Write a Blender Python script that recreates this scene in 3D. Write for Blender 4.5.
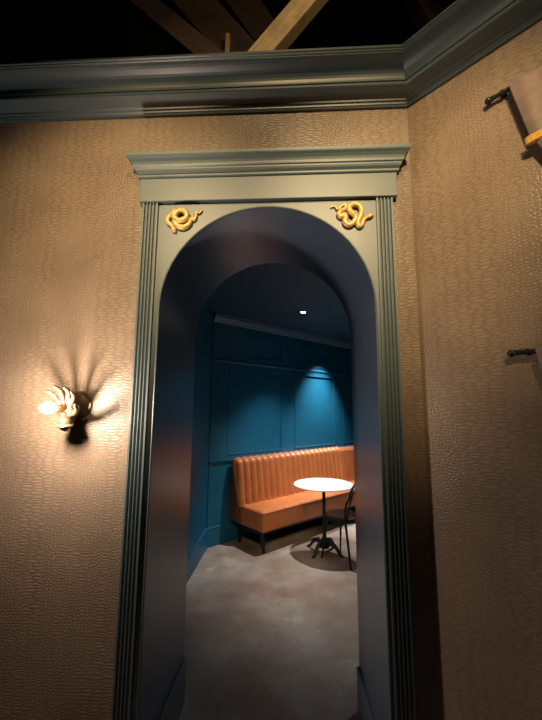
import bpy, bmesh, math, random
from mathutils import Vector, Matrix
random.seed(7)
SC = bpy.context.scene
COL = SC.collection
PI = math.pi
for o in list(bpy.data.objects):
    bpy.data.objects.remove(o)

# ------------------------------------------------------------------ camera
PITCH, YAW, ROLL, FPX = .1395, .0513, .0064, 347.43
fw = Vector((-math.sin(YAW)*math.cos(PITCH), math.cos(YAW)*math.cos(PITCH), math.sin(PITCH)))
r0 = Vector((math.cos(YAW), math.sin(YAW), 0)); u0 = r0.cross(fw)
rt = r0*math.cos(ROLL)+u0*math.sin(ROLL); up = rt.cross(fw)
CAMP = Vector((0, -1.5092, 1.6))
cam = bpy.data.cameras.new('camera'); camo = bpy.data.objects.new('camera', cam); COL.objects.link(camo)
cam.sensor_fit = 'VERTICAL'; cam.sensor_height = 36; cam.sensor_width = 27.1
cam.lens = FPX/720*36; cam.clip_start = .02
M = Matrix((( rt.x, up.x, -fw.x, CAMP.x), (rt.y, up.y, -fw.y, CAMP.y), (rt.z, up.z, -fw.z, CAMP.z), (0, 0, 0, 1)))
camo.matrix_world = M
SC.camera = camo

# ------------------------------------------------------------------ world, exposure, lights
W = bpy.data.worlds.new('world'); SC.world = W; W.use_nodes = True
W.node_tree.nodes['Background'].inputs[0].default_value = (.55, .6, 1.0, 1)
W.node_tree.nodes['Background'].inputs[1].default_value = .006
SC.view_settings.view_transform = 'Standard'; SC.view_settings.look = 'None'
SC.view_settings.exposure = 0; SC.view_settings.gamma = 1

def spot(name, loc, target, energy, color, angle, blend=1.0, size=.04):
    l = bpy.data.lights.new(name, 'SPOT'); l.energy = energy; l.color = color
    l.spot_size = math.radians(angle); l.spot_blend = blend; l.shadow_soft_size = size
    o = bpy.data.objects.new(name, l); COL.objects.link(o); o.location = loc
    d = Vector(target)-Vector(loc); o.rotation_euler = d.to_track_quat('-Z', 'Y').to_euler()
    return o
WARM = (1, .72, .38)
spot('ceiling_spot_left', (-.76, -1.85, 3.22), (-.82, 0, 2.38), 215, WARM, 51, 1, .05)
spot('ceiling_spot_right', (.38, -1.85, 3.22), (.50, 0, 2.38), 215, WARM, 50, 1, .05)
spot('added_cornice_fill', (.05, -2.0, 3.80), (.10, 0, 3.12), 110, WARM, 74, 1, .05)  # added fill without a fixture, brightens the cornice cove
NEUT = (1, .93, .84)
spot('downlight_lamp_middle', (.18, 2.72, 2.77), (.34, 2.88, 0), 285, NEUT, 84, 1, .03)
spot('downlight_lamp_wall', (.75, 3.93, 2.77), (.66, 3.95, 0), 430, NEUT, 72, 1, .03)
spot('added_beam_fill', (1.1, -1.3, 3.9), (.0, .3, 4.2), 46, WARM, 60, 1, .04)  # invented lamp, only there to light the roof timbers
spot('downlight_lamp_door', (1.25, 1.35, 2.77), (.7, 1.4, 0), 26, NEUT, 100, .9, .03)

# ------------------------------------------------------------------ materials
def newmat(name):
    m = bpy.data.materials.new(name); m.use_nodes = True
    nt = m.node_tree; b = nt.nodes['Principled BSDF']
    return m, nt, b
def ramp(nt, fac, stops):
    n = nt.nodes.new('ShaderNodeValToRGB'); cr = n.color_ramp
    while len(cr.elements) < len(stops): cr.elements.new(.5)
    for e, (p, c) in zip(cr.elements, stops):
        e.position = p; e.color = (*c, 1) if len(c) == 3 else c
    nt.links.new(fac, n.inputs[0]); return n.outputs[0]
def coords(nt, scale=(1, 1, 1)):
    tc = nt.nodes.new('ShaderNodeTexCoord'); mp = nt.nodes.new('ShaderNodeMapping')
    mp.inputs['Scale'].default_value = scale
    nt.links.new(tc.outputs['Object'], mp.inputs[0]); return mp.outputs[0]
def noise(nt, vec, scale, detail=4, rough=.55, out='Fac'):
    n = nt.nodes.new('ShaderNodeTexNoise'); n.inputs['Scale'].default_value = scale
    n.inputs['Detail'].default_value = detail; n.inputs['Roughness'].default_value = rough
    nt.links.new(vec, n.inputs['Vector']); return n.outputs[out]
def bump(nt, b, h, strength, dist):
    n = nt.nodes.new('ShaderNodeBump'); n.inputs['Strength'].default_value = strength
    n.inputs['Distance'].default_value = dist
    nt.links.new(h, n.inputs['Height']); nt.links.new(n.outputs[0], b.inputs['Normal'])
def mix(nt, fac, a, b_):
    n = nt.nodes.new('ShaderNodeMix'); n.data_type = 'RGBA'
    if isinstance(fac, float): n.inputs[0].default_value = fac
    else: nt.links.new(fac, n.inputs[0])
    for s, v in ((6, a), (7, b_)):
        if isinstance(v, tuple): n.inputs[s].default_value = (*v, 1)
        else: nt.links.new(v, n.inputs[s])
    return n.outputs[2]
def simple(name, c, rough=.5, metal=0, var=.12, nscale=9, bstr=0, bscale=60, spec=None, coat=0):
    m, nt, b = newmat(name)
    v = coords(nt); f = noise(nt, v, nscale)
    lo = tuple(x*(1-var) for x in c); hi = tuple(min(1, x*(1+var)) for x in c)
    nt.links.new(ramp(nt, f, [(.3, lo), (.7, hi)]), b.inputs['Base Color'])
    b.inputs['Roughness'].default_value = rough; b.inputs['Metallic'].default_value = metal
    if spec is not None: b.inputs['Specular IOR Level'].default_value = spec
    if coat: b.inputs['Coat Weight'].default_value = coat; b.inputs['Coat Roughness'].default_value = .34
    if bstr: bump(nt, b, noise(nt, v, bscale, 3), bstr, .002)
    return m
def wallpaper():
    m, nt, b = newmat('embossed_crocodile_wallpaper')
    tc = nt.nodes.new('ShaderNodeTexCoord'); sx = nt.nodes.new('ShaderNodeSeparateXYZ')
    nt.links.new(tc.outputs['Object'], sx.inputs[0])
    cx = nt.nodes.new('ShaderNodeCombineXYZ')
    nt.links.new(sx.outputs[0], cx.inputs[0]); nt.links.new(sx.outputs[2], cx.inputs[1])
    wob = noise(nt, cx.outputs[0], 9, 2, .5, 'Color')
    ad = nt.nodes.new('ShaderNodeVectorMath'); ad.operation = 'MULTIPLY_ADD'
    ad.inputs[1].default_value = (.02, .018, 0)
    nt.links.new(wob, ad.inputs[0]); nt.links.new(cx.outputs[0], ad.inputs[2])
    def vor(sc):
        mp = nt.nodes.new('ShaderNodeMapping'); mp.inputs['Scale'].default_value = sc
        nt.links.new(ad.outputs[0], mp.inputs[0])
        v = nt.nodes.new('ShaderNodeTexVoronoi'); v.voronoi_dimensions = '2D'; v.feature = 'DISTANCE_TO_EDGE'
        v.inputs['Randomness'].default_value = .8; v.inputs['Scale'].default_value = 1
        nt.links.new(mp.outputs[0], v.inputs['Vector']); return v.outputs['Distance']
    big = ramp(nt, vor((22, 80, 1)), [(0, (0, 0, 0)), (.22, (.7, .7, .7)), (.5, (1, 1, 1))])
    small = ramp(nt, vor((62, 84, 1)), [(0, (0, 0, 0)), (.22, (.7, .7, .7)), (.5, (1, 1, 1))])
    # broad vertical strips of small belly scales between strips of wide ones
    mp = nt.nodes.new('ShaderNodeMapping'); mp.inputs['Scale'].default_value = (3.2, .5, 1)
    nt.links.new(cx.outputs[0], mp.inputs[0])
    sel = ramp(nt, noise(nt, mp.outputs[0], 1.6, 2), [(.46, (0, 0, 0)), (.58, (1, 1, 1))])
    hgt = mix(nt, sel, big, small)
    blot = noise(nt, cx.outputs[0], 3.0, 5)
    cs = ramp(nt, blot, [(.3, (.215, .158, .110)), (.7, (.30, .225, .158))])
    cd = ramp(nt, blot, [(.3, (.145, .10, .068)), (.7, (.20, .145, .098))])
    nt.links.new(mix(nt, hgt, cd, cs), b.inputs['Base Color'])
    b.inputs['Roughness'].default_value = .42; b.inputs['Specular IOR Level'].default_value = .5
    bump(nt, b, hgt, .5, .002)
    return m
def floor_mat():
    m, nt, b = newmat('stained_grey_concrete')
    v = coords(nt); f = noise(nt, v, 1.2, 10, .6); g = noise(nt, v, 5.5, 12, .72); h = noise(nt, v, 1.15, 3)
    base = ramp(nt, f, [(.36, (.19, .135, .112)), (.46, (.245, .195, .168)), (.56, (.33, .29, .262)), (.68, (.40, .37, .34))])
    sc = nt.nodes.new('ShaderNodeMath'); sc.operation = 'MULTIPLY'
    nt.links.new(ramp(nt, g, [(.53, (0, 0, 0)), (.60, (1, 1, 1))]), sc.inputs[0])
    nt.links.new(ramp(nt, h, [(.50, (0, 0, 0)), (.62, (.75, .75, .75))]), sc.inputs[1])
    nt.links.new(mix(nt, sc.outputs[0], base, (.52, .50, .47)), b.inputs['Base Color'])
    nt.links.new(ramp(nt, g, [(.35, (.36, .36, .36)), (.7, (.6, .6, .6))]), b.inputs['Roughness'])
    bump(nt, b, g, .12, .004)
    return m
def wood(name, a, c):
    m, nt, b = newmat(name)
    v = coords(nt, (3, 3, 3))
    mp = coords(nt, (1.2, 26, 26)); f = noise(nt, mp, 2.2, 5, .6); k = noise(nt, v, 1.3, 4)
    col = ramp(nt, f, [(.3, a), (.7, c)])
    nt.links.new(mix(nt, ramp(nt, k, [(.52, (0, 0, 0)), (.72, (.7, .7, .7))]), col, tuple(x*.3 for x in a)), b.inputs['Base Color'])
    b.inputs['Roughness'].default_value = .8; bump(nt, b, f, .4, .004)
    return m
def emit(name, c, s):
    m, nt, b = newmat(name)
    b.inputs['Base Color'].default_value = (*c, 1); b.inputs['Emission Color'].default_value = (*c, 1)
    b.inputs['Emission Strength'].default_value = s; return m
def leather(name, c):
    m, nt, b = newmat(name)
    v = coords(nt); f = noise(nt, v, 5, 6)
    nt.links.new(ramp(nt, f, [(.3, tuple(x*.85 for x in c)), (.7, tuple(x*1.1 for x in c))]), b.inputs['Base Color'])
    b.inputs['Roughness'].default_value = .38
    vo = nt.nodes.new('ShaderNodeTexVoronoi'); vo.inputs['Scale'].default_value = 260
    nt.links.new(v, vo.inputs['Vector']); bump(nt, b, vo.outputs['Distance'], .12, .001)
    return m

PAPER = wallpaper(); FLOOR = floor_mat()
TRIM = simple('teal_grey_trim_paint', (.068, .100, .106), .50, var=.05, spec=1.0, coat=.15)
LINING = simple('navy_gloss_paint', (.078, .110, .165), .36, var=.06, spec=.7, coat=.15)
BLUE = simple('deep_teal_blue_paint', (.006, .11, .22), .45, var=.06)
NAVY = simple('dark_ceiling_paint', (.006, .065, .13), .6, var=.06)
GOLD = simple('antique_gold_leaf', (.70, .47, .19), .48, metal=.35, var=.18, nscale=60, bstr=.2, bscale=180)
BRASS = simple('aged_brass', (.11, .078, .045), .36, metal=.55, var=.15, nscale=40, bstr=.1, bscale=140)
TAN = leather('tan_orange_leather', (.44, .150, .052))
BLACK = simple('black_metal', (.014, .014, .017), .42, metal=.3, var=.2)
IRON = simple('dark_cast_iron', (.03, .031, .034), .5, metal=.5, var=.25, nscale=40, bstr=.2, bscale=90)
DSEAT = simple('dark_grey_seat_vinyl', (.035, .036, .045), .4, var=.12)
WHITE = simple('white_marble_top', (.80, .83, .84), .25, var=.03)
CLOTH = simple('taupe_velvet', (.20, .145, .12), .75, var=.12, nscale=30, bstr=.25, bscale=400)
GTIE = simple('gold_braid', (.72, .40, .08), .45, metal=.3, var=.2, nscale=140, bstr=.5, bscale=300)
WOODL = wood('weathered_light_timber', (.30, .21, .11), (.46, .34, .19))
WOODD = wood('dark_brown_timber', (.05, .030, .023), (.085, .052, .038))
DECK = wood('blackened_roof_boards', (.012, .010, .009), (.02, .017, .014))
BULB = emit('lit_warm_bulb', (1, .80, .64), 1050)
LENS = emit('lit_downlight_lens', (1, .97, .92), 40)
RING = simple('black_light_trim', (.015, .03, .045), .5)

# ------------------------------------------------------------------ mesh helpers
def obj(name, bm, mat, parent=None, smooth=None, bevel=0, seg=2, sub=0):
    me = bpy.data.meshes.new(name)
    bmesh.ops.recalc_face_normals(bm, faces=bm.faces[:])
    bm.to_mesh(me); bm.free(); me.materials.append(mat)
    o = bpy.data.objects.new(name, me); COL.objects.link(o)
    if parent: o.parent = parent
    if bevel:
        md = o.modifiers.new('bevel', 'BEVEL'); md.width = bevel; md.segments = seg
        md.limit_method = 'ANGLE'; md.angle_limit = math.radians(40)
    if sub:
        md = o.modifiers.new('sub', 'SUBSURF'); md.levels = sub; md.render_levels = sub
    if smooth is not None:
        for p in me.polygons: p.use_smooth = True
        if smooth:
            for e in me.edges: pass
            me.set_sharp_from_angle(angle=math.radians(smooth))
    return o
def empty(name, loc=(0, 0, 0), rz=0):
    o = bpy.data.objects.new(name, None); COL.objects.link(o); o.location = loc; o.rotation_euler = (0, 0, rz)
    o.empty_display_size = .1
    return o
def tag(o, label=None, cat=None, group=None, kind=None):
    if label: o['label'] = label
    if cat: o['category'] = cat
    if group: o['group'] = group
    if kind: o['kind'] = kind
    return o
def BM(): return bmesh.new()
def box(bm, x0, x1, y0, y1, z0, z1):
    v = [bm.verts.new(p) for p in ((x0,y0,z0),(x1,y0,z0),(x1,y1,z0),(x0,y1,z0),(x0,y0,z1),(x1,y0,z1),(x1,y1,z1),(x0,y1,z1))]
    for f in ((0,3,2,1),(4,5,6,7),(0,1,5,4),(1,2,6,5),(2,3,7,6),(3,0,4,7)): bm.faces.new([v[i] for i in f])
def prism(bm, pts, z0, z1):
    a = [bm.verts.new((x, y, z0)) for x, y in pts]; b = [bm.verts.new((x, y, z1)) for x, y in pts]
    n = len(pts); bm.faces.new(a[::-1]); bm.faces.new(b)
    for i in range(n): bm.faces.new((a[i], a[(i+1) % n], b[(i+1) % n], b[i]))
def tube(bm, pts, rad, n=10, cap=True, closed=False):
    pts = [Vector(p) for p in pts]; m = len(pts)
    if not isinstance(rad, (list, tuple)): rad = [rad]*m
    rings = []; nrm = None
    for i, p in enumerate(pts):
        if closed: d = pts[(i+1) % m]-pts[i-1]
        else: d = pts[min(i+1, m-1)]-pts[max(i-1, 0)]
        d.normalize()
        if nrm is None:
            a = Vector((0, 0, 1)) if abs(d.z) < .9 else Vector((1, 0, 0)); nrm = (a-d*a.dot(d)).normalized()
        else: nrm = (nrm-d*nrm.dot(d)).normalized()
        bn = d.cross(nrm)
        rings.append([bm.verts.new(p+(nrm*math.cos(t)+bn*math.sin(t))*rad[i]) for t in [2*PI*k/n for k in range(n)]])
    for i in range(m if closed else m-1):
        A, B = rings[i], rings[(i+1) % m]
        for k in range(n): bm.faces.new((A[k], A[(k+1) % n], B[(k+1) % n], B[k]))
    if cap and not closed: bm.faces.new(rings[0][::-1]); bm.faces.new(rings[-1])
def spline(pts, k=8):
    P = [Vector(p) for p in pts]; out = []
    for i in range(len(P)-1):
        a, b, c, d = P[max(i-1, 0)], P[i], P[i+1], P[min(i+2, len(P)-1)]
        for j in range(k):
            t = j/k
            out.append(.5*((2*b)+(c-a)*t+(2*a-5*b+4*c-d)*t*t+(-a+3*b-3*c+d)*t**3))
    out.append(P[-1]); return out
def lathe(bm, prof, n=40, mat=Matrix.Identity(4), close=True):
    rings = []
    for r, z in prof:
        if r < 1e-5: rings.append([bm.verts.new(mat @ Vector((0, 0, z)))])
        else: rings.append([bm.verts.new(mat @ Vector((r*math.cos(2*PI*k/n), r*math.sin(2*PI*k/n), z))) for k in range(n)])
    for A, B in zip(rings, rings[1:]):
        if len(A) == 1 and len(B) == 1: continue
        for k in range(n):
            if len(A) == 1: bm.faces.new((A[0], B[(k+1) % n], B[k]))
            elif len(B) == 1: bm.faces.new((A[k], A[(k+1) % n], B[0]))
            else: bm.faces.new((A[k], A[(k+1) % n], B[(k+1) % n], B[k]))
    if len(rings[0]) > 1: bm.faces.new(rings[0][::-1])
    if len(rings[-1]) > 1: bm.faces.new(rings[-1])
def sweep(bm, path, prof):
    """profile (offset to the right of travel, z) carried along a 2-D path with mitred corners"""
    P = [Vector(p) for p in path]; rings = []
    for i, p in enumerate(P):
        ds = []
        if i > 0: ds.append((P[i]-P[i-1]).normalized())
        if i < len(P)-1: ds.append((P[i+1]-P[i]).normalized())
        ns = [Vector((d.y, -d.x)) for d in ds]
        m = ns[0] if len(ns) == 1 else (ns[0]+ns[1])/(1+ns[0].dot(ns[1]))
        rings.append([bm.verts.new((p.x+m.x*o, p.y+m.y*o, z)) for o, z in prof])
    n = len(prof)
    for A, B in zip(rings, rings[1:]):
        for k in range(n): bm.faces.new((A[k], A[(k+1) % n], B[(k+1) % n], B[k]))
    bm.faces.new(rings[0][::-1]); bm.faces.new(rings[-1])

# ------------------------------------------------------------------ dimensions
OL, OR, J, ZA = -.5872, .383, .6108, 2.5296
CX, RR = (OL+OR)/2, (OR-OL)/2
ZS = ZA-RR
CL, CR = -.685, .4714
KX = .5668
S2 = math.sqrt(.5)
U = Vector((S2, -S2)); T = Vector((S2, S2)); N = Vector((S2, -S2))
IC = Vector((-.957, 2.732))
WH = 3.19
def isd(s, d): return IC+T*s+N*d
LEFTEND = -2.7

# ------------------------------------------------------------------ structure: near room
bm = BM(); box(bm, -4.2, 4.6, -4.2, 6.6, -.1, 0)
tag(obj('floor', bm, FLOOR), kind='structure')
bm = BM()
box(bm, LEFTEND, OL-.012, 0, J, 0, WH); box(bm, OR+.012, KX, 0, J, 0, WH); box(bm, OL-.012, OR+.012, 0, J, ZA+.02, WH)
tag(obj('wall_front', bm, PAPER), kind='structure')
bm = BM(); box(bm, 0, 3.2, 0, .16, 0, WH)
wr = tag(obj('wall_right', bm, PAPER), kind='structure'); wr.location = (KX, 0, 0); wr.rotation_euler = (0, 0, -PI/4)
bm = BM(); box(bm, -3.2, 0, 0, .16, 0, WH)
wl = tag(obj('wall_left', bm, PAPER), kind='structure'); wl.location = (LEFTEND, 0, 0); wl.rotation_euler = (0, 0, PI/4)
# cornice
cove = [(.083+.077*(1-math.cos(a)), 3.098+.058*math.sin(a)) for a in [PI/2*k/10 for k in range(11)]]
prof = [(0, 3.028), (.012, 3.028), (.016, 3.034), (.020, 3.036), (.022, 3.043), (.030, 3.045), (.032, 3.052), (.036, 3.054),
        (.088, 3.066), (.092, 3.070), (.092, 3.078), (.086, 3.080), (.086, 3.086), (.092, 3.088), (.092, 3.094), (.083, 3.096)] + cove + \
       [(.160, 3.160), (.166, 3.162), (.166, 3.168), (.172, 3.170), (.172, 3.180), (.168, 3.183), (0, 3.19)]
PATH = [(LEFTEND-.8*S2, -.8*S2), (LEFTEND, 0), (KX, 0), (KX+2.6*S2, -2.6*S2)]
bm = BM(); sweep(bm, PATH, prof); tag(obj('trim_1', bm, simple('shaded_teal_cornice_paint', (.034, .058, .068), .44, var=.05, spec=1.0, coat=.15)), kind='structure')  # same paint as the casing, shade on the cornice put into a darker base
# skirting of the near room, either side of the doorway
bp = [(0, 0), (.018, 0), (.018, .16), (.010, .185), (0, .19)]
bm = BM(); sweep(bm, [(LEFTEND, 0), (CL-.002, 0)], bp); tag(obj('baseboard_left', bm, TRIM, bevel=.002), kind='structure')
bm = BM(); sweep(bm, [(CR+.002, 0), (KX, 0), (KX+2.6*S2, -2.6*S2)], bp); tag(obj('baseboard_right', bm, TRIM, bevel=.002), kind='structure')
# roof boards high above
bm = BM(); box(bm, -4.2, 4.6, -4.2, 6.6, 5.6, 5.7); tag(obj('ceiling_roof', bm, DECK), kind='structure')

# ------------------------------------------------------------------ structure: inner room
def slab(name, a, b, mat, z0=0, z1=2.86, th=.12, a_ext=0, b_ext=0):
    """wall whose room face runs a->b, room on the right of travel"""
    a = Vector(a); b = Vector(b); d = (b-a).normalized(); n = Vector((d.y, -d.x))
    a2 = a-d*a_ext; b2 = b+d*b_ext
    bm = BM(); prism(bm, [a2, b2, b2-n*th, a2-n*th], z0, z1)
    return tag(obj(name, bm, mat), kind='structure')
E1 = isd(3.7, 0); E2 = E1+Vector((1.3, -1.3)); E3 = Vector((E2.x, J))
slab('wall_inner_left', (IC.x, J), IC, BLUE, b_ext=.05)
slab('wall_inner_back', IC, E1, BLUE, b_ext=.12)
slab('wall_inner_far', E1, E2, BLUE, b_ext=.05)
slab('wall_inner_right', E2, E3, BLUE)
bm = BM(); prism(bm, [(IC.x-.1, J), (E2.x+.1, J), (E2.x+.1, E2.y), (E1.x, E1.y+.15), (IC.x-.1, IC.y+.05)], 2.80, 2.84)
tag(obj('ceiling', bm, NAVY), kind='structure')
slab('wall_inner_front', (E3.x, J+.0), (KX, J+.0), BLUE, th=.1)
# rear face of the front wall is painted like the inner room
bm = BM(); box(bm, IC.x, OL-.012, J, J+.006, 0, 2.8); box(bm, OR+.012, KX, J, J+.006, 0, 2.8); box(bm, OL-.012, OR+.012, J, J+.006, ZA+.02, 2.8)
tag(obj('wall_inner_entry', bm, BLUE), kind='structure')
# crown, picture moulding, chair rail, skirting of inner room
IP = [tuple(IC), tuple(E1), tuple(E2)]; IPB = [(IC.x, J+.006)]+IP
bm = BM(); sweep(bm, IP, [(0, 2.675), (.010, 2.675), (.014, 2.690), (.022, 2.695), (.035, 2.715), (.062, 2.750), (.070, 2.775), (.085, 2.78), (.085, 2.80), (0, 2.80)])
tag(obj('trim_2', bm, simple('crown_paint', (.06, .17, .28), .45, var=.05)), kind='structure')
bm = BM(); sweep(bm, IP, [(0, 2.185), (.012, 2.185), (.022, 2.192), (.026, 2.205), (.020, 2.212), (.012, 2.222), (0, 2.225)])
tag(obj('trim_3', bm, BLUE), kind='structure')
bm = BM(); sweep(bm, IP, [(0, .925), (.012, .925), (.016, .945), (.030, .952), (.034, .975), (0, .978)])
tag(obj('trim_4', bm, BLUE), kind='structure')
bm = BM(); sweep(bm, IPB, [(0, 0), (.018, 0), (.018, .19), (.022, .205), (.014, .222), (0, .224)])
tag(obj('baseboard_inner', bm, BLUE), kind='structure')
# raised stiles and rails with beads round each panel
k = 5
bm = BM()
def rect_on(bm, s0, s1, z0, z1, d):
    prism(bm, [isd(s0, 0), isd(s1, 0), isd(s1, d), isd(s0, d)], z0, z1)
for s0, s1 in ((0.0, .255), (1.215, 1.466), (2.43, 2.68)): rect_on(bm, s0, s1, .22, 2.68, .012)
rect_on(bm, 0, 3.65, 2.56, 2.68, .0121); rect_on(bm, 0, 3.65, 2.13, 2.26, .0119); rect_on(bm, 0, 3.65, .88, 1.02, .0119); rect_on(bm, 0, 3.65, .2, .30, .0119)
tag(obj('trim_5', bm, BLUE, bevel=.003), kind='structure')
bm = BM()
for s0, s1 in ((.255, 1.215), (1.466, 2.43), (2.68, 3.65)):
    for z0, z1 in ((1.02, 2.13), (2.26, 2.56), (.30, .88)):
        w = .02; d = .017
        rect_on(bm, s0, s0+w, z0, z1, d); rect_on(bm, s1-w, s1, z0, z1, d); rect_on(bm, s0+w, s1-w, z0, z0+w, d); rect_on(bm, s0+w, s1-w, z1-w, z1, d)
tag(obj('trim_6', bm, BLUE, bevel=.004), kind='structure')
# ------------------------------------------------------------------ doorway surround
door = tag(empty('door_1', (CX, 0, 0)), kind='structure')
def rel(o): o.location = (-CX, 0, 0); return o
def arch_pts(r, n=48, zs=ZS):
    return [(CX+r*math.cos(PI-PI*k/n), zs+r*math.sin(PI-PI*k/n)) for k in range(n+1)]
# lining: jambs and soffit, one continuous skin with thickness
bm = BM()
inn = [(OL, 0)]+arch_pts(RR)+[(OR, 0)]
outr = [(OL-.010, 0)]+arch_pts(RR+.010)+[(OR+.010, 0)]
def band(bm, A, B, y0, y1):
    ra = [[bm.verts.new((x, y, z)) for x, z in A] for y in (y0, y1)]; rb = [[bm.verts.new((x, y, z)) for x, z in B] for y in (y0, y1)]
    n = len(A)
    for i in range(n-1):
        bm.faces.new((ra[0][i], ra[0][i+1], ra[1][i+1], ra[1][i])); bm.faces.new((rb[0][i], rb[1][i], rb[1][i+1], rb[0][i+1]))
        bm.faces.new((ra[0][i], rb[0][i], rb[0][i+1], ra[0][i+1])); bm.faces.new((ra[1][i], ra[1][i+1], rb[1][i+1], rb[1][i]))
    for i in (0, n-1): bm.faces.new((ra[0][i], ra[1][i], rb[1][i], rb[0][i]))
band(bm, inn, outr, -.004, J+.008)
rel(obj('arch_lining', bm, LINING, door, smooth=30))
# spandrel board in front of the wall, cut to the arch
bm = BM(); ZT = 2.556
n = 48; A = arch_pts(RR, n)
top = []
for k, (x, z) in enumerate(A):
    top.append((CL+.070+(CR-CL-.140)*k/n, ZT))
A2 = [(OL, 0)]+A+[(OR, 0)]; B2 = [(CL+.070, 0), (CL+.070, ZT)]+top[1:-1]+[(CR-.070, ZT), (CR-.070, 0)]
band(bm, A2, B2, -.012, -.0005)
rel(obj('spandrel_board', bm, TRIM, door))
# thin bead along the arch edge
bm = BM(); tube(bm, [(x, -.012, z) for x, z in inn], .004, 8)
rel(obj('arch_bead', bm, TRIM, door, smooth=40))
# fluted pilasters
def pilaster(x0, x1):
    bm = BM(); w = x1-x0; y0 = -.026; pts = [(x0, -.0005), (x0, y0)]
    nfl = 4; m = .006; fwid = (w-2*m)/nfl
    for i in range(nfl):
        a = x0+m+fwid*i
        for k in range(9):
            t = k/8; pts.append((a+.002+(fwid-.004)*t, y0+.0095*math.sin(PI*t)**.8))
    pts += [(x1, y0), (x1, -.0005)]
    prism(bm, pts, .26, 2.5555)
    return bm
for x0, x1 in ((CL, CL+.0735), (CR-.0735, CR)):
    rel(obj('pilaster', pilaster(x0, x1), TRIM, door))
    bm = BM(); box(bm, x0-.004, x1+.004, -.034, -.0005, 0, .26); rel(obj('plinth_block', bm, TRIM, door, bevel=.004))
# frieze board and crown
bm = BM(); box(bm, -.702, .493, -.034, -.0005, 2.5565, 2.705); rel(obj('frieze', bm, TRIM, door, bevel=.003))
cp = [(.0005, 2.66), (.046, 2.66), (.050, 2.664), (.050, 2.672), (.046, 2.675), (.056, 2.684), (.060, 2.692), (.060, 2.699), (.070, 2.703), (.073, 2.710), (.073, 2.716),
      (.080, 2.726), (.095, 2.738), (.108, 2.745), (.112, 2.750), (.112, 2.764), (.0005, 2.768)]
cp = [(a if a < .06 else .06+(a-.06)*.62, b+.012-.006*max(0, (b-2.70)/.068)) for a, b in cp]
cp = [(a if a < .01 else a-.006, b) for a, b in cp]
bm = BM()
xl, xr = -.702+.036, .493-.036
rings = []
def ringat(x, sgn, ret):
    return [bm.verts.new((x+sgn*(o if ret else 0), -o, z)) for o, z in cp]
A_ = [bm.verts.new((xl-o, -o, z)) for o, z in cp]; B_ = [bm.verts.new((xr+o, -o, z)) for o, z in cp]
A0 = [bm.verts.new((xl-o, -.0005, z)) for o, z in cp]; B0 = [bm.verts.new((xr+o, -.0005, z)) for o, z in cp]
nn = len(cp)
for P_, Q_ in ((A0, A_), (A_, B_), (B_, B0)):
    for i in range(nn-1): bm.faces.new((P_[i], P_[i+1], Q_[i+1], Q_[i]))
bmesh.ops.remove_doubles(bm, verts=bm.verts[:], dist=1e-5)
rel(obj('crown_moulding', bm, TRIM, door))
# skirting inside the reveal
for sx, x in ((1, OL), (-1, OR)):
    bm = BM(); box(bm, min(x, x+sx*.016), max(x, x+sx*.016), .0, J+.004, 0, .218)
    tag(obj('baseboard_reveal', bm, LINING, bevel=.004), kind='structure')

# ------------------------------------------------------------------ snake ornaments
def snake(name, px, label, flip, ox, oz, sc, over):
    """path in hundredths across the spandrel corner; tail first, head last"""
    t = tag(empty(name, (ox, -.012, oz)), label, 'ornament', 'gilt snakes in the arch corners')
    P = []
    for i, (x, z, lift) in enumerate(px): P.append((x*sc, -.008-lift*.009, -z*sc))
    S = spline(P, 8); m = len(S)
    def rad(u):
        if u < .35: return .0026+.0108*(u/.35)**.9
        if u < .82: return .0134
        return .0134-.0050*((u-.82)/.18)
    bm = BM(); tube(bm, S, [rad(i/(m-1)) for i in range(m)], 12)
    obj('body', bm, GOLD, t, smooth=60)
    d = (Vector(S[-1])-Vector(S[-5])).normalized(); h = Vector(S[-1])
    bm = BM(); tube(bm, [h-d*.004, h+d*.004, h+d*.013, h+d*.022, h+d*.029], [.0065, .0105, .0120, .0085, .003], 12)
    obj('head', bm, GOLD, t, smooth=60)
PXM = 1/8.34*.00447       # crop pixel to metres on the wall
# right ornament, origin at its crop point (240,230)
path = [(50,155,0),(90,146,0),(105,172,0),(128,166,0),(155,140,0),(180,140,0),(180,170,0),(140,195,.2),(122,222,.2),(140,245,.2),(170,232,.3),(178,262,.3),(172,300,.3),(205,322,.3),(245,300,.4),(262,255,.6),(222,215,1.0),(205,175,.8),(240,140,.6),(290,150,.5),(312,195,.5),(300,250,.4),(278,300,.3),(290,335,.2),(312,322,.1),(335,272,.1),(365,252,.1)]
snake('snake_ornament', [(x-240, y-230, l) for x, y, l in path], 'gold snake ornament looped in the right corner above the arch', 1, .292, 2.475, PXM, 0)
path = [(437,172,0),(412,206,0),(378,200,0),(385,232,0),(368,268,0),(346,255,0),(340,275,.1),(325,310,.2),(285,335,.2),(240,330,.2),(208,300,.3),(200,250,.5),(212,208,.7),(255,185,.9),(298,208,1),(305,252,1),(268,280,1.1),(222,275,1.0),(190,230,.9),(200,190,.5),(170,215,.2),(140,248,.1),(138,285,.1),(165,310,.1),(182,335,.1)]
snake('snake_ornament', [(x-240, y-245, l) for x, y, l in path], 'gold snake ornament coiled into a ring in the left corner above the arch', -1, -.507, 2.480, PXM, 0)

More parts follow.
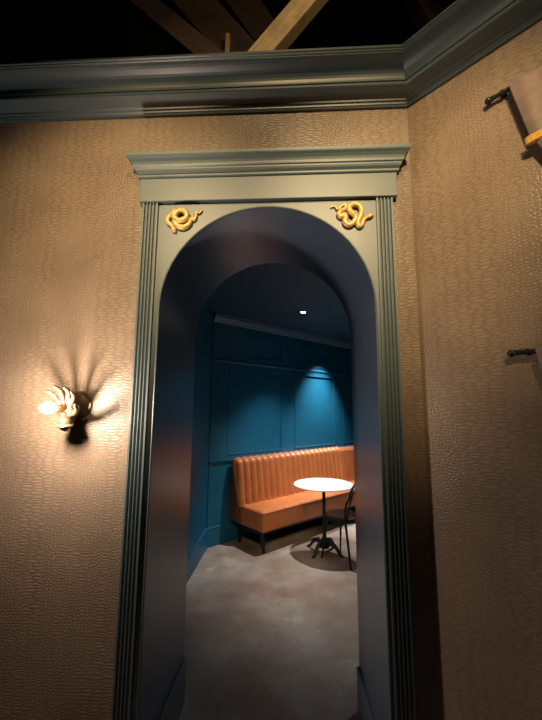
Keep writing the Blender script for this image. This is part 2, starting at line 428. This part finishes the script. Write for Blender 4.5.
# ------------------------------------------------------------------ hand sconce
SX, SZ = -.925, 1.612
sco = tag(empty('wall_sconce', (SX, 0, SZ)), 'brass hand shaped wall sconce gripping a lit bulb on brown wallpaper', 'wall lamp')
OUT = Matrix(((1,0,0,0),(0,0,-1,0),(0,1,0,0),(0,0,0,1)))     # local z -> out of the wall (-y)
bm = BM(); lathe(bm, [(.057, 0), (.058, .004), (.055, .009), (.048, .010), (.045, .016), (.030, .021), (.018, .024), (0, .024)], 40, OUT)
obj('backplate', bm, BRASS, sco, smooth=40)
def L(x, o, z): return (x, -o, z)
bm = BM(); tube(bm, spline([L(0,.018,-.005), L(0,.040,-.030), L(-.001,.062,-.066), L(-.001,.085,-.090), L(-.001,.093,-.083)], 6), [.019]*19+[.021]*6, 16)
obj('arm', bm, BRASS, sco, smooth=50)
bm = BM()
cuffm = Matrix.Translation(L(0,.094,-.066)) @ Matrix.Rotation(math.radians(8), 4, 'X')
lathe(bm, [(.018, -.024), (.031, -.024), (.034, -.020), (.031, -.015), (.027, -.012), (.027, .006), (.024, .012), (.018, .012)], 32, cuffm)
obj('cuff', bm, BRASS, sco, smooth=40)
# hand: palm, four unequal fingers and a thumb grown into one surface
bm = BM()
tube(bm, [L(0,.094,-.066), L(0,.096,-.048), L(0,.096,-.034)], [.020, .022, .026], 16)
pm = Matrix.Translation(L(0,.097,-.022)) @ Matrix.Diagonal((.036, .015, .036, 1))
r = bmesh.ops.create_icosphere(bm, subdivisions=3, radius=1, matrix=pm)
fingers = [([L(-.025,.099,-.002), L(-.036,.108,.022), L(-.044,.126,.043), L(-.046,.150,.052)], [.0092,.0086,.0080,.0062]),
           ([L(-.009,.099,.004), L(-.013,.106,.034), L(-.017,.124,.060), L(-.019,.150,.070)], [.0095,.0090,.0082,.0064]),
           ([L(.009,.099,.004), L(.013,.106,.032), L(.018,.122,.057), L(.020,.146,.067)], [.0095,.0090,.0082,.0062]),
           ([L(.025,.099,-.003), L(.034,.106,.020), L(.042,.119,.040), L(.045,.138,.049)], [.0088,.0082,.0074,.0056]),
           ([L(.020,.098,-.042), L(.046,.106,-.034), L(.062,.120,-.018), L(.067,.140,-.004)], [.0115,.0102,.0092,.0068])]
for pts, rr in fingers:
    rr = [q*1.12 for q in rr]
    S = spline(pts, 6); m = len(S)
    R_ = []
    for i in range(m):
        u = i/(m-1)*(len(rr)-1); a = int(min(u, len(rr)-2)); q = rr[a]+(rr[a+1]-rr[a])*(u-a)
        R_.append(q*(1+.09*math.exp(-((u-1)/.18)**2)+.09*math.exp(-((u-2)/.18)**2)))
    tube(bm, S, R_, 10)
    bmesh.ops.create_icosphere(bm, subdivisions=2, radius=rr[-1]*.99, matrix=Matrix.Translation(S[-1]))
hand = obj('hand', bm, BRASS, sco)
md = hand.modifiers.new('remesh', 'REMESH'); md.mode = 'VOXEL'; md.voxel_size = .0022; md.use_smooth_shade = True
md = hand.modifiers.new('smooth', 'SMOOTH'); md.factor = .5; md.iterations = 3
bm = BM(); lathe(bm, [(.013, .104), (.015, .108), (.015, .150), (.012, .1675), (0, .1675)], 24, Matrix.Translation((-.001, 0, -.014)) @ OUT)
obj('socket', bm, simple('copper_socket', (.50, .25, .10), .4, metal=.6), sco, smooth=40)
bm = BM(); lathe(bm, [(0, .168), (.010, .1685), (.014, .176), (.019, .188), (.021, .202), (.0195, .216), (.0145, .230), (.007, .242), (0, .246)], 28, Matrix.Translation((-.001, 0, -.014)) @ OUT)
obj('bulb', bm, BULB, sco, smooth=60)

# ------------------------------------------------------------------ drapes on the right wall
def right_wall_thing(name, s, z): return empty(name, (KX+U.x*s, U.y*s, z), -PI/4)
def rod_and_drape(z, rl, dl):
    t = tag(right_wall_thing('curtain_rod', .33, z), rl, 'curtain rod', 'black rods on the right wall')
    o_ = -.022
    bm = BM(); tube(bm, [(.012, o_, 0), (1.0, o_, 0)], .0085, 14); obj('rod', bm, BLACK, t, smooth=40)
    for x in (0, 1.0):
        s = -1 if x == 0 else 1
        bm = BM(); lathe(bm, [(0, -.014), (.008, -.012), (.013, -.004), (.013, .003), (.009, .008), (.0105, .011), (.0105, .016), (0, .016)], 20,
                         Matrix.Translation((x+(.006 if x == 0 else .006), o_, 0)) @ Matrix.Rotation(s*-PI/2 if x else PI/2, 4, 'Y'))
        obj('finial', bm, BLACK, t, smooth=50)
    for x in (.052, .95):
        bm = BM(); tube(bm, [(x, -.0005, 0), (x, o_, 0)], .0055, 10); lathe(bm, [(.011, 0), (.011, .004), (.008, .006), (0, .006)], 20, Matrix.Translation((x, -.0005, 0)) @ OUT)
        tube(bm, [(x-.005, o_, 0), (x+.005, o_, 0)], .0115, 14)
        obj('bracket', bm, BLACK, t, smooth=40)
    d = tag(right_wall_thing('drape', .33, z), dl, 'drape', 'gathered drapes on the right wall')
    bm = BM(); nu, nv = 96, 40; H = .62; mid = .35
    rows = []
    for j in range(nv+1):
        v = j/nv
        if v < .03: hw = .272
        elif v < .40: q = (v-.03)/.37; hw = .272-.044*q
        else: q = (v-.40)/.60; hw = .228-.12*min(1, q*1.3)
        row = []
        for i in range(nu+1):
            u = i/nu*2-1
            x = mid+hw*u
            amp = .003+.0055*min(1, v*3)
            y = o_+amp*math.sin(u*17+.6*math.sin(3*v))-.0215
            if j == 0: y = o_+.002
            row.append(bm.verts.new((x, y, .0175-H*v-(.002 if j else 0)+.012*math.sin(u*17)*(v > .9))))
        rows.append(row)
    for a, b in zip(rows, rows[1:]):
        for i in range(nu): bm.faces.new((a[i], a[i+1], b[i+1], b[i]))
    c = obj('cloth', bm, CLOTH, d, smooth=0)
    md = c.modifiers.new('solid', 'SOLIDIFY'); md.thickness = .006; md.offset = 0
    for p in c.data.polygons: p.use_smooth = True
    bm = BM(); zt = -H*.40
    pts = [(mid+.236*math.cos(a), o_-.0215+.0125*math.sin(a), zt-.010+.02*math.cos(a)*0+.0) for a in [2*PI*k/40 for k in range(40)]]
    for dz in (-.009, 0, .009): tube(bm, [(x, y, zz+dz) for x, y, zz in pts], .0065, 8, closed=True)
    obj('tie_band', bm, GTIE, d, smooth=60)
rod_and_drape(2.809, 'black curtain rod high on the right wall under the cornice', 'taupe velvet drape tied with a gold band on the upper rod')
rod_and_drape(1.800, 'black curtain rod halfway up the right wall', 'taupe velvet drape hanging from the lower rod')

# ------------------------------------------------------------------ roof timbers
def ray(x, y): return fw+(x-271)/FPX*rt-(y-360)/FPX*up
def at_y(x, y, Y):
    d = ray(x, y); return CAMP+d*((Y-CAMP.y)/d.y)
def beam(name, p0, p1, w, th, mat, label, zend=None, top=5.5):
    a = Vector(p0); b = Vector(p1); d = (b-a)
    a = a+d*((max(a.z, top)-a.z)/d.z); d = b-a
    if zend is not None: b = a+d*((zend-a.z)/d.z); d = b-a
    Lh = d.length; c = (a+b)/2
    bm = BM(); box(bm, -Lh/2, Lh/2, -th/2, th/2, -w/2, w/2)
    o = obj(name, bm, mat, bevel=.006)
    o.location = c; o.rotation_euler = (0, -math.atan2(d.z, d.x), 0)
    tag(o, label, 'roof beam'); return o
beam('roof_beam', at_y(319, -10, .18), at_y(268, 50, .18), .115, .09, WOODL, 'light weathered timber strut leaning right above the arch', 3.30)
beam('roof_beam', at_y(120, -14, .42), at_y(193, 46, .42), .135, .10, WOODD, 'brown timber strut leaning left above the cornice', 3.30)
beam('roof_beam', at_y(165, -25, .72), at_y(232, 50, .72), .26, .14, WOODD, 'blackened timber strut behind the brown left leaning strut', 3.45)
beam('roof_beam', at_y(222, -20, 1.0), at_y(258, 30, 1.0), .24, .16, WOODD, 'dark timber strut between the brown and the light struts', 3.6)
beam('roof_beam', at_y(228, 36, .62), at_y(227, 64, .62), .030, .05, WOODL, 'thin pale post between the two leaning struts', 3.4, 0)
beam('roof_beam', at_y(412, -12, .55), at_y(436, 30, .55), .12, .12, WOODD, 'faint brown timber strut above the cornice corner', 3.3)

# ------------------------------------------------------------------ downlights
def downlight(x, y, lens, label):
    t = tag(empty('recessed_light', (x, y, 2.80)), label, 'ceiling light', 'recessed downlights of the inner room')
    bm = BM()
    prof = [(.030, -.0005), (.046, -.0005), (.048, -.003), (.046, -.006), (.032, -.007), (.030, -.005)]
    lathe(bm, prof, 32); bmesh.ops.delete(bm, geom=[f for f in bm.faces if len(f.verts) > 4], context='FACES_ONLY')
    obj('trim_ring', bm, RING, t, smooth=40)
    bm = BM(); lathe(bm, [(0, -.001), (.029, -.001), (.027, -.0045), (0, -.0055)], 24)
    obj('lens', bm, LENS if lens else RING, t, smooth=60)
downlight(.18, 2.72, True, 'small lit recessed ceiling light above the round table')
downlight(.75, 3.93, False, 'recessed ceiling light close to the panelled back wall')

# ------------------------------------------------------------------ banquette
# local x along the wall, local -y out into the room (d)
ban = tag(empty('banquette', (IC.x, IC.y, 0), PI/4), 'long tan leather banquette with channel tufted back along the blue panelled wall', 'bench')
S0, S1 = .30, 3.3
def B(s, d, z): return (s, -d, z)
# back frame
bm = BM(); v = [(.036, .26), (.20, .26), (.125, .955), (.036, .955)]
a = [bm.verts.new(B(S0, d, z)) for d, z in v]; b = [bm.verts.new(B(S1, d, z)) for d, z in v]
bm.faces.new(a); bm.faces.new(b[::-1])
for i in range(4): bm.faces.new((a[i], a[(i+1) % 4], b[(i+1) % 4], b[i]))
obj('back_frame', bm, simple('dark_brown_leather', (.12, .045, .022), .5), ban, bevel=.012)
# channels
bm = BM(); pitch = .1045; nch = 20; per = 10
cols = []
vz = [0, .04, .10, .2, .35, .5, .65, .8, .9, .955, .985, 1.0, 1.0]
total = nch*per
for i in range(total+1):
    s = S0+pitch*i/per; ph = (i % per)/per
    bulge = .052*(math.sin(PI*ph)**.7) if 0 < ph < 1 else 0.0
    col = []
    for j, q in enumerate(vz):
        z = .44+.535*q; d = .205-.07*q+bulge
        if j == len(vz)-3: d -= .012; z -= .0
        if j == len(vz)-2: d = .105+bulge*.3; z += .012+bulge*.35
        if j == len(vz)-1: d = .045; z = .962
        if q < .99: z += 0
        col.append(bm.verts.new(B(s, d, z)))
    cols.append(col)
for a, b in zip(cols, cols[1:]):
    for j in range(len(vz)-1): bm.faces.new((a[j], b[j], b[j+1], a[j+1]))
bm.faces.new(cols[0]); bm.faces.new(cols[-1][::-1])
obj('channel_back', bm, TAN, ban, smooth=75)
# plain end section of the back
bm = BM(); s0 = S0+pitch*nch+.002
v = [(.045, .44), (.235, .44), (.165, .93), (.13, .975), (.045, .975)]
a = [bm.verts.new(B(s0, d, z)) for d, z in v]; b = [bm.verts.new(B(S1, d, z)) for d, z in v]
bm.faces.new(a); bm.faces.new(b[::-1])
for i in range(5): bm.faces.new((a[i], a[(i+1) % 5], b[(i+1) % 5], b[i]))
obj('plain_back', bm, TAN, ban, bevel=.02, seg=3)
# seat
bm = BM(); box(bm, S0+.05, S1, -.602, -.06, .225, .458)
st = obj('seat', bm, TAN, ban, bevel=.026, seg=4, smooth=0)
for p in st.data.polygons: p.use_smooth = False
bm = BM(); tube(bm, [B(S0+.052, .12, .436), B(S0+.052, .585, .436), B(S0+.068, .600, .436), B(S1-.01, .600, .436)], .0055, 8)
obj('piping', bm, TAN, ban, smooth=50)
bm = BM(); box(bm, S0+.07, S1-.02, -.56, -.05, .195, .228); obj('base_frame', bm, BLACK, ban)
for s in (S0+.10, S0+1.55, S1-.15):
    for d in (.53, .12):
        bm = BM(); q = .02; e = .03*(1 if d > .3 else -.2)
        tp = [(s-q, d-q), (s+q, d-q), (s+q, d+q), (s-q, d+q)]
        va = [bm.verts.new(B(x, y, .197)) for x, y in tp]; vb = [bm.verts.new(B(s+(x-s)*.6, d+(y-d)*.6+e, 0)) for x, y in tp]
        bm.faces.new(va); bm.faces.new(vb[::-1])
        for i in range(4): bm.faces.new((va[i], va[(i+1) % 4], vb[(i+1) % 4], vb[i]))
        obj('leg', bm, BLACK, ban, bevel=.003)

# ------------------------------------------------------------------ round table
tb = tag(empty('cafe_table', (.405, 2.715, 0)), 'round white topped pedestal table in front of the tan banquette', 'table')
bm = BM(); lathe(bm, [(0, .722), (.335, .722), (.347, .726), (.350, .733), (.347, .740), (.340, .744), (0, .744)], 72)
obj('table_top', bm, WHITE, tb, smooth=40)
bm = BM(); lathe(bm, [(0, .10), (.034, .10), (.040, .125), (.032, .15), (.022, .17), (.019, .20), (.019, .66), (.026, .68), (.030, .70), (.10, .712), (.12, .7215), (0, .7215)], 32)
obj('column', bm, IRON, tb, smooth=50)
bm = BM(); lathe(bm, [(0, .045), (.05, .045), (.062, .07), (.052, .10), (.036, .118), (0, .118)], 32); obj('hub', bm, IRON, tb, smooth=50)
for k in range(4):
    a = .9+k*PI/2
    bm = BM(); pr = [(.03, .085), (.09, .105), (.145, .085), (.18, .045), (.20, .018), (.228, .013)]
    tube(bm, spline([(r_*math.cos(a), r_*math.sin(a), z) for r_, z in pr], 6), [.030-.0175*min(1, i/24) for i in range(31)], 10)
    lathe(bm, [(0, 0), (.019, 0), (.021, .006), (.014, .014), (0, .014)], 16, Matrix.Translation((.222*math.cos(a), .222*math.sin(a), 0)))
    obj('foot', bm, IRON, tb, smooth=60)

# ------------------------------------------------------------------ bistro chair
# local +y is the way a sitter faces
ch = tag(empty('bistro_chair', (.590, 2.545, 0), PI/4), 'black bentwood bistro chair drawn up to the round white table', 'chair')
bm = BM(); lathe(bm, [(0, .440), (.175, .440), (.188, .447), (.188, .458), (.178, .464), (.12, .460), (0, .456)], 48); obj('seat', bm, DSEAT, ch, smooth=40)
bm = BM(); lathe(bm, [(.150, .405), (.172, .405), (.172, .4405), (.150, .4405)], 48)
bmesh.ops.delete(bm, geom=[f for f in bm.faces if len(f.verts) > 4], context='FACES_ONLY'); obj('seat_rim', bm, BLACK, ch, smooth=40)
def hoop(w, z0, ztop, y0, y1, lean):
    pts = []
    for k in range(25):
        a = PI*k/24; pts.append((-w*math.cos(a), y1, ztop-w*1.05+w*1.05*math.sin(a)))
    base = [(-w*.92, y0, z0)]
    return base+pts+[(w*.92, y0, z0)]
bm = BM()
lo = [(-.175, -.222, 0), (-.170, -.190, .22), (-.165, -.160, .44), (-.168, -.170, .60)]
arc = [(-.170*math.cos(PI*k/12), -.215-.03*math.sin(PI*k/12), .68+.17*math.sin(PI*k/12)) for k in range(13)]
hi = [(-x, y, z) for x, y, z in lo[::-1]]
tube(bm, spline(lo+arc+hi, 5), .0125, 10); obj('back_hoop', bm, BLACK, ch, smooth=60)
bm = BM()
lo = [(-.125, -.150, .452), (-.122, -.178, .58)]
arc = [(-.120*math.cos(PI*k/12), -.205-.025*math.sin(PI*k/12), .67+.115*math.sin(PI*k/12)) for k in range(13)]
tube(bm, spline(lo+arc+[(-x, y, z) for x, y, z in lo[::-1]], 5), .009, 10); obj('inner_hoop', bm, BLACK, ch, smooth=60)
for sx in (-1, 1):
    bm = BM(); tube(bm, spline([(sx*.125, .120, .425), (sx*.140, .135, .22), (sx*.165, .165, 0)], 6), [.014-.004*i/12 for i in range(13)], 10); obj('front_leg', bm, BLACK, ch, smooth=60)
